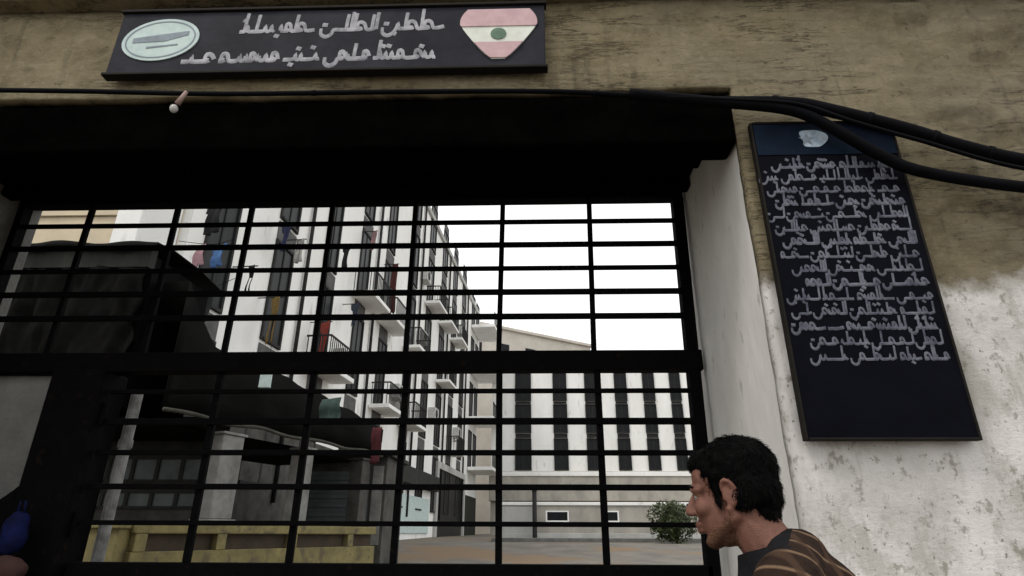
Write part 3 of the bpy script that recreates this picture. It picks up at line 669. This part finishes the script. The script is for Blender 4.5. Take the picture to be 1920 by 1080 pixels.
# ------------------------------------------------------------------ laundry hung along the apartment front
def cloth_mat(name, c): return mat(name, c, tuple(x*.6 for x in c), 9, .9, .2, 40)
def garment(px, py, Y, wp, hp, col, kind, label, cname):
    rod = Y > 10.3 and py < 700
    if rod:         # hung from a short rod that sticks out of the facade, 0.45 m off the wall
        lo, hi = 8.0, 60.0
        for _ in range(50):
            md = (lo+hi)/2; q = at(px, py, md)
            if q.x < fx(md) + .45: hi = md
            else: lo = md
        Y = min(max(lo, 10.6), 40) if lo < 59 else Y
    elif Y == 9.0: Y = 10.12
    c = at(px, py, Y); W = wp/1127*Y*1.08; H = hp/1127*Y*1.08; g_ = MB(); n, m_ = 10, 12; vs = []; fs = []
    sd_ = noise.noise(Vector((px*.1, py*.1, 0)))*9
    for j in range(m_+1):
        v = j/m_
        if kind == 'shirt': hwid = .5 if v < .26 else .33
        elif kind == 'towel': hwid = .46
        else: hwid = .40 - .08*math.sin(v*3) 
        for i in range(n+1):
            u = i/n*2-1; dp_ = .025*math.sin(u*5+sd_+v*2)*(.3+v) + .02*math.sin(v*7+sd_)
            dz = -.05*(1-abs(u)) if (j == 0 and kind == 'shirt') else (.02*math.sin(u*6+sd_) if j == m_ else 0)
            vs.append((u*hwid*W, dp_, H/2 - v*H + dz*H))
    for j in range(m_):
        for i in range(n):
            if kind == 'trousers' and v and j > 4 and i in (4,5) : 
                continue
            fs.append((j*(n+1)+i, j*(n+1)+i+1, (j+1)*(n+1)+i+1, (j+1)*(n+1)+i))
    o = g_.add(vs, fs).build('garment', cloth_mat(cname, col), smooth=True); o.location = c; o.rotation_euler = (0,0,-.5)
    s = o.modifiers.new('thick','SOLIDIFY'); s.thickness = .008
    if rod:
        lp = apt.matrix_basis.inverted() @ c; MB().tube([(-.01, lp.y, lp.z+H/2-.01), (max(lp.x, .05)+W*.5, lp.y, lp.z+H/2-.01)], .014, 6).build('clothes_rod', M['frame'], apt)
    return tag(o, label, 'garment', 'laundry hung along the white block')
garment(407,480,9.0,46,46,(.07,.16,.36),'shirt','bright blue shirt on the washing line left of the white block','blue_cloth')
garment(372,478,9.0,30,44,(.50,.30,.33),'towel','pink towel hanging beside the blue shirt','pink_cloth')
garment(357,532,9.0,30,44,(.46,.26,.29),'towel','dusty pink towel below the blue shirt','dusty_pink_cloth')
garment(400,408,9.0,62,72,(.012,.012,.013),'shirt','large black garment highest on the left washing line','black_cloth')
garment(385,572,9.0,56,70,(.012,.016,.015),'shirt','black garment below the pink towels','blackish_cloth')
garment(535,445,11.4,28,60,(.03,.035,.09),'shirt','navy shirt hanging on the white block','navy_cloth')
garment(511,600,10.8,30,92,(.22,.145,.045),'trousers','mustard trousers hanging low on the white block','mustard_cloth')
garment(607,632,13.2,26,60,(.30,.055,.04),'shirt','red shirt hanging just above the transom bar','red_shirt_cloth')
garment(737,540,19.0,16,100,(.09,.025,.022),'towel','long maroon cloth hanging on the white block','maroon_cloth')
garment(560,470,12.4,26,50,(.55,.54,.5),'towel','off white towel hanging beside the navy shirt','off_white_cloth')
garment(648,480,15.6,22,50,(.03,.03,.032),'shirt','charcoal shirt hanging in the middle of the white block','charcoal_cloth')
garment(665,590,15.2,20,44,(.05,.06,.09),'shirt','slate blue shirt hanging right of the red shirt','slate_cloth')
garment(468,525,10.6,24,60,(.02,.02,.022),'trousers','black trousers hanging left of the mustard cloth','black_trouser_cloth')
garment(700,450,17.6,16,40,(.32,.2,.2),'towel','small faded rose cloth hanging high on the white block','faded_rose_cloth')
garment(618,768,9.6,50,40,(.06,.10,.09),'towel','dull teal cloth lying over the canopy top','teal_cloth')
garment(705,835,11.6,22,60,(.09,.02,.025),'towel','dark maroon cloth at the far end of the canopy','dark_maroon_cloth')
for pts, lab in (([at(330,369,10.12), at(400,372,10.12), at(440,366,10.3)],'washing line carrying the large black garment'), ([at(335,452,10.12), at(400,458,10.12), at(440,448,10.3)],'washing line carrying the blue shirt and pink towel'), ([at(335,508,10.12), at(390,538,10.12), at(440,522,10.3)],'washing line below the blue shirt')):
    tag(MB().tube(sag(pts), .006, 6).build('washing_line', M['cable'], smooth=True), lab, 'washing line', 'washing lines on the white block')

# ------------------------------------------------------------------ the man in the foreground
M['skin'] = mat('skin', (.205,.094,.066), (.125,.052,.036), 30, .55, .35, 420, contrast=(.3,.7))
M['skin'].node_tree.nodes['Principled BSDF'].inputs['Subsurface Weight'].default_value = .08
M['skin'].node_tree.nodes['Principled BSDF'].inputs['Subsurface Radius'].default_value = (.012,.005,.003)
M['hair'] = mat('hair', (.0032,.003,.003), (.0015,.0015,.0015), 40, .7, spec=.04)
M['beard'] = mat('beard', (.15,.078,.052), (.075,.040,.027), 260, .9, .5, 300, spec=.05)
M['black_cotton'] = mat('black_cotton', (.010,.010,.012), (.006,.006,.007), 20, .95, .3, 90, spec=.1)
M['denim'] = mat('denim', (.035,.045,.07), None, 20, .9, .3, 120)
M['shoe'] = mat('shoe', (.03,.025,.02), None, 10, .6)
M['eye_white'] = mat('eye_white', (.3,.28,.26), None, 10, .3); M['iris'] = mat('iris', (.03,.018,.01), None, 10, .2)
def plaid():
    m = mat('brown_plaid', (.030,.017,.012), (.015,.009,.007), 12, .92, .35, 110, spec=.1); N = m.node_tree.nodes; L = m.node_tree.links
    b = N['Principled BSDF']; src = b.inputs['Base Color'].links[0].from_socket
    tc = N.new('ShaderNodeTexCoord'); out = src
    for rot, sc_, lo, c in (((0,R(58),R(10)), 13, .97, (.17,.11,.068)), ((0,R(-28),R(30)), 9, .90, (.055,.032,.021))):
        mp = N.new('ShaderNodeMapping'); mp.inputs['Rotation'].default_value = rot; L.new(tc.outputs['Object'], mp.inputs[0])
        wv = N.new('ShaderNodeTexWave'); wv.inputs['Scale'].default_value = sc_/2.2; wv.inputs['Distortion'].default_value = 1.4; wv.inputs['Detail'].default_value = 2; L.new(mp.outputs[0], wv.inputs[0])
        r = N.new('ShaderNodeValToRGB'); r.color_ramp.elements[0].position = lo-.08; r.color_ramp.elements[1].position = lo+.08; r.color_ramp.elements[1].color = (.85,)*3+(1,); L.new(wv.outputs[0], r.inputs[0])
        x = N.new('ShaderNodeMixRGB'); L.new(r.outputs[0], x.inputs[0]); L.new(out, x.inputs[1]); x.inputs[2].default_value = (*c, 1); out = x.outputs[0]
    L.new(out, b.inputs['Base Color']); return m
M['plaid'] = plaid()

def fuse(mb, name, mats, vox, sm=4, disp=None, parent=None, pick=None):
    """grow one continuous skin over overlapping volumes"""
    me = bpy.data.meshes.new('tmp'); me.from_pydata(mb.v, [], mb.f)
    bm = bmesh.new(); bm.from_mesh(me); bmesh.ops.recalc_face_normals(bm, faces=bm.faces); bm.to_mesh(me); bm.free()
    t = bpy.data.objects.new('tmp', me); C.objects.link(t)
    r = t.modifiers.new('r', 'REMESH'); r.mode = 'VOXEL'; r.voxel_size = vox
    s = t.modifiers.new('s', 'SMOOTH'); s.iterations = sm; s.factor = .5
    dg = bpy.context.evaluated_depsgraph_get(); m2 = bpy.data.meshes.new_from_object(t.evaluated_get(dg))
    bpy.data.objects.remove(t); bpy.data.meshes.remove(me)
    if disp:
        nn = [v.normal.copy() for v in m2.vertices]
        for v, n_ in zip(m2.vertices, nn): v.co += n_*disp(v.co)
    m2.name = name; m2.materials.clear()
    for m_ in mats: m2.materials.append(m_)
    if pick:
        for p_ in m2.polygons: p_.material_index = pick(p_.center)
    m2.polygons.foreach_set('use_smooth', [True]*len(m2.polygons))
    o = bpy.data.objects.new(name, m2); C.objects.link(o)
    if parent: o.parent = parent
    return o

hc = at(1377,932,1.52)                        # middle of the head
TH = R(62)                                    # he faces left and a little away
FW = Vector((-math.sin(TH), math.cos(TH), 0))
base = Vector((hc.x, hc.y, 0)) - FW*.085
man = thing('person', 'man with short black hair and brown patterned jacket, his face turned to the left', 'person', base, TH)
HZ = hc.z; HS = .95
HM = Matrix.Translation((0, .085, HZ)) @ Matrix.Rotation(R(-6), 4, 'X') @ Matrix.Rotation(R(-3), 4, 'Z') @ Matrix.Scale(HS, 4)
def H(x, y, z): return HM @ Vector((x, y, z))
HR = HM.to_3x3().normalized().to_4x4()
bd = MB()
def he(c, r, rot=None): bd.ell(H(*c), tuple(q*HS for q in r), HR @ rot if rot else HR)
def hcap(a, b, ra, rb): bd.cap(H(*a), H(*b), ra*HS, rb*HS, 12)
he((0,-.012,.045), (.074,.096,.084)); he((0,.034,-.028), (.059,.064,.084)); he((0,.070,-.096), (.025,.020,.018))
he((0,.06,.05), (.058,.034,.05))
hcap((-.034,.084,.030),(.034,.084,.030),.013,.013)
hcap((0,.092,.020),(0,.117,-.020),.0095,.0135)
for s in (-1, 1):
    he((s*.012,.106,-.026), (.009,.012,.008)); he((s*.040,.066,-.018), (.025,.026,.022))
    hcap((s*.055,-.005,-.046),(s*.020,.070,-.095),.019,.016)
    hcap((s*.034,.088,.028),(s*.052,.070,.024),.010,.010)
    he((s*.031,.0790,.0165), (.0155,.0120,.0062)); he((s*.031,.0785,.0005), (.0145,.0105,.0060)); he((s*.047,.070,.008),(.007,.010,.012))
    # ear: rim, bowl, lobe
    E_ = [H(s*(.074+.010*math.sin(max(0,min(1,(a-.2)/2.6))*3.14)), -.012 + .019*math.cos(a*1.0+.3)*-1, .004 + .031*math.sin(a+.3-.5)) for a in [k*.42 for k in range(0, 11)]]
    bd.tube(E_, .0056*HS, 8)
    he((s*.074,-.010,-.002), (.0075,.017,.027)); he((s*.075,.000,-.030), (.006,.008,.010)); he((s*.074,.006,-.004), (.006,.005,.008))
hcap((-.021,.091,-.0545),(0,.1035,-.0535),.0065,.0085); hcap((.021,.091,-.0545),(0,.1035,-.0535),.0065,.0085)
hcap((-.017,.090,-.068),(0,.100,-.0685),.0065,.0085); hcap((.017,.090,-.068),(0,.100,-.0685),.0065,.0085)
ZS = HZ - .172                                # shoulder line
bd.cap(H(0,-.022,-.05), (0,.012,ZS+.045), .056, .060)
bd.ell((0,.0,ZS-.15), (.165,.112,.19)); bd.ell((0,-.005,ZS-.36), (.145,.10,.16)); bd.ell((0,-.01,ZS-.49), (.165,.115,.13))
for s in (-1, 1):
    bd.cap((0,-.02,ZS+.05),(s*.15,-.02,ZS),.052,.05)
    el = Vector((s*.245,-.06,ZS-.295)); wrp = Vector((s*.235,.055,ZS-.53))
    bd.cap((s*.185,-.02,ZS-.015), el, .050, .037); bd.cap(el, wrp, .038, .026)
    bd.cap((s*.088,-.01,ZS-.52),(s*.095,.01,.49),.086,.055); bd.cap((s*.095,.01,.49),(s*.098,-.025,.09),.054,.038); bd.ell((s*.097,-.022,.36),(.05,.054,.12))
    bd.cap((s*.098,-.04,.05),(s*.112,.13,.034),.040,.030)
    # hand: palm, four unequal fingers, thumb off the side near the wrist
    d = (wrp - el).normalized()*.35 + Vector((0,.02,-1)); d.normalize(); side = Vector((0,1,0)); side = (side - d*side.dot(d)).normalized(); nrm = d.cross(side)*s
    bd.cap(wrp, wrp + d*.04, .024, .022)
    for q in (-.024,-.008,.008,.024): bd.cap(wrp + d*.035 + side*q*.7, wrp + d*.092 + side*q, .0125, .0115)
    for q, ln in ((.026,.068),(.009,.077),(-.008,.071),(-.024,.056)):
        k0 = wrp + d*.095 + side*q*1.06; inn = -nrm if nrm.x*s > 0 else nrm
        k1 = k0 + (d + inn*.22).normalized()*ln*.48; k2 = k1 + (d + inn*.62).normalized()*ln*.30; k3 = k2 + (d*.9 + inn*.95).normalized()*ln*.24
        bd.cap(k0, k1, .0092, .0084); bd.cap(k1, k2, .0084, .0076); bd.cap(k2, k3, .0075, .0066)
    t0 = wrp + d*.028 + side*.022; t1 = t0 + (d*.75 + side*.7).normalized()*.042; t2 = t1 + (d + side*.25).normalized()*.030
    bd.cap(t0, t1, .0125, .0105); bd.cap(t1, t2, .0100, .0078)
body = fuse(bd, 'body', [M['skin']], .0042, 3, None, man)

# eyes and brows
bw_ = MB()
for s in (-1, 1):
    eo = MB().ell(H(s*.031,.0785,.009), (.0112,)*3).build('eye', M['eye_white'], man, smooth=True)
    MB().ell(H(s*.0315,.0870,.009), (.0052,.0035,.0052)).build('iris', M['iris'], eo, smooth=True)
    MB().tube([H(s*.012,.0975,.031), H(s*.030,.0975,.036), H(s*.050,.082,.031)], [.004,.005,.003], 6).build('eyebrow', M['hair'], man, smooth=True)
# beard: a thin ragged coat over jaw, chin and upper lip
HI = HM.inverted(); bm = bmesh.new(); bm.from_mesh(body.data)
keep = []
for f in bm.faces:
    c = HI @ f.calc_center_median(); nz_ = noise.noise(c*90)*.006 + noise.noise(c*30)*.006
    jaw = c.z + nz_*1.6 < -.074 + max(0, (.06 - c.y))*.55 and c.y > .004 and c.z + nz_ > -.112 - max(0,(.03-c.y))*0 and not (abs(c.x) < .024 and -.078 < c.z < -.044 and c.y > .088)
    lip = -.047 < c.z + nz_*.3 < -.034 and c.y > .084 and abs(c.x) < .03
    if jaw or lip: keep.append(f)
ks_ = set(keep); bmesh.ops.delete(bm, geom=[f for f in bm.faces if f not in ks_], context='FACES')
bm.normal_update()
for v in bm.verts: v.co += v.normal*(.0006 + .0014*noise.noise(v.co*260))
me = bpy.data.meshes.new('beard'); bm.to_mesh(me); bm.free(); me.materials.append(M['beard'])
bo_ = bpy.data.objects.new('beard', me); C.objects.link(bo_); bo_.parent = man; s_ = bo_.modifiers.new('t','SOLIDIFY'); s_.thickness = .0015

# hair: a cap of hair with many locks
hb = MB()
hb.ell(H(0,-.018,.058), (.0795*HS,.101*HS,.089*HS), HR); hb.ell(H(0,-.07,.01), (.064*HS,.045*HS,.066*HS), HR); hb.ell(H(0,-.068,-.045), (.048*HS,.026*HS,.04*HS), HR)
hb.ell(H(0,.052,.088), (.058*HS,.044*HS,.036*HS), HR)
for s in (-1, 1): hb.ell(H(s*.066,-.04,.01), (.016*HS,.036*HS,.045*HS), HR); hb.cap(H(s*.071,.028,.05), H(s*.069,.024,-.012), .011, .006)
hair = fuse(hb, 'hair', [M['hair']], .005, 3, lambda c: .004*noise.noise(c*38) + .003*noise.noise(c*90), man)
hv = MB(); hr_ = random.Random(9); vs_ = hair.data.vertices
for k in range(10000):
    v = vs_[hr_.randrange(len(vs_))]; c = v.co; n_ = v.normal; lc = HI @ c
    if lc.y > .06 and lc.z < .05: continue
    if lc.z < -.06 and hr_.random() < .5: continue
    tg_ = Vector((hr_.gauss(0,1), hr_.gauss(0,1), hr_.gauss(0,1)-.5)); tg_ = (tg_ - n_*tg_.dot(n_)).normalized()
    sw = Vector((noise.noise(c*17), noise.noise(c*17+Vector((9,0,0))), noise.noise(c*17+Vector((0,9,0)))-.45))
    tg_ = (tg_*.22 + (sw - n_*sw.dot(n_))*1.6).normalized(); ln = hr_.uniform(.009,.019); wd = hr_.uniform(.0006,.0015); sd_ = n_.cross(tg_)*wd
    p0 = c - n_*.003; p1 = c + n_*ln*.17 + tg_*ln*.5; p2 = c + n_*ln*.14 + tg_*ln*1.15
    hv.add([p0 - sd_, p0 + sd_, p1 + sd_*.8, p1 - sd_*.8, p2], [(0,1,2,3),(3,2,4)])
hv.build('locks', M['hair'], hair)

# jacket, collar, trousers, shoes
jk = MB()
jk.ell((0,-.006,ZS-.15), (.188,.135,.205)); jk.ell((0,-.01,ZS-.36), (.175,.13,.18)); jk.ell((0,-.012,ZS-.47), (.186,.138,.11)); jk.ell((0,-.060,ZS-.09), (.165,.105,.15)); jk.cap((0,-.035,ZS+.045),(0,-.07,ZS-.02),.055,.075)
for s in (-1, 1):
    jk.cap((0,-.035,ZS+.045),(s*.16,-.025,ZS+.005),.062,.062)
    el = Vector((s*.248,-.062,ZS-.295)); wrp = Vector((s*.237,.05,ZS-.52))
    jk.cap((s*.19,-.022,ZS-.015), el, .066, .052); jk.cap(el, wrp, .053, .041)
def fold(c): return .006*noise.fractal(Vector((c.x*9, c.y*9, c.z*5)), 1, 2, 3) + .004*math.sin(c.z*46 + 5*noise.noise(c*7))*max(0, noise.noise(c*6))
fuse(jk, 'jacket', [M['plaid'], M['black_cotton']], .0075, 5, fold, man, lambda c: 1 if (c.y > -.035 + .02*noise.noise(c*5) and abs(c.x) < .17) else 0)
co_ = MB(); n_ = 28; vs = []; fs = []
for j, (z, rx, ry, dy) in enumerate(((-.06,.110,.112,.0),(-.02,.094,.096,.008),(.008,.080,.084,.016),(.024,.074,.078,.022),(.018,.066,.070,.022),(-.03,.066,.068,.01))):
    for k in range(n_):
        a = 2*math.pi*k/n_; z_ = z - .020*math.cos(a - math.pi/2)*(1 if j < 5 else .3) + .004*noise.noise(Vector((math.cos(a)*2, math.sin(a)*2, j)))
        vs.append((rx*math.cos(a), ry*math.sin(a) + dy - .005, ZS + .045 + z_))
    if j: fs += [((j-1)*n_+k, (j-1)*n_+(k+1)%n_, j*n_+(k+1)%n_, j*n_+k) for k in range(n_)]
cl_ = co_.add(vs, fs).build('collar', M['black_cotton'], man, smooth=True); s_ = cl_.modifiers.new('sub','SUBSURF'); s_.levels = s_.render_levels = 2
tr_ = MB(); tr_.ell((0,-.012,ZS-.52), (.178,.128,.12))
for s in (-1, 1): tr_.cap((s*.088,-.01,ZS-.54),(s*.096,.01,.49),.098,.075); tr_.cap((s*.096,.01,.49),(s*.099,-.02,.10),.074,.062)
fuse(tr_, 'trousers', [M['denim']], .009, 4, fold, man)
for s in (-1, 1):
    sh2 = MB(); sh2.cap((s*.099,-.045,.052),(s*.114,.145,.045),.048,.040); sh2.ell((s*.1,-.03,.085),(.045,.06,.045)); sh2.box((s*.105-.05,-.10,.0),(s*.105+.05,.18,.03))
    fuse(sh2, 'shoe', [M['shoe']], .007, 3, None, man)
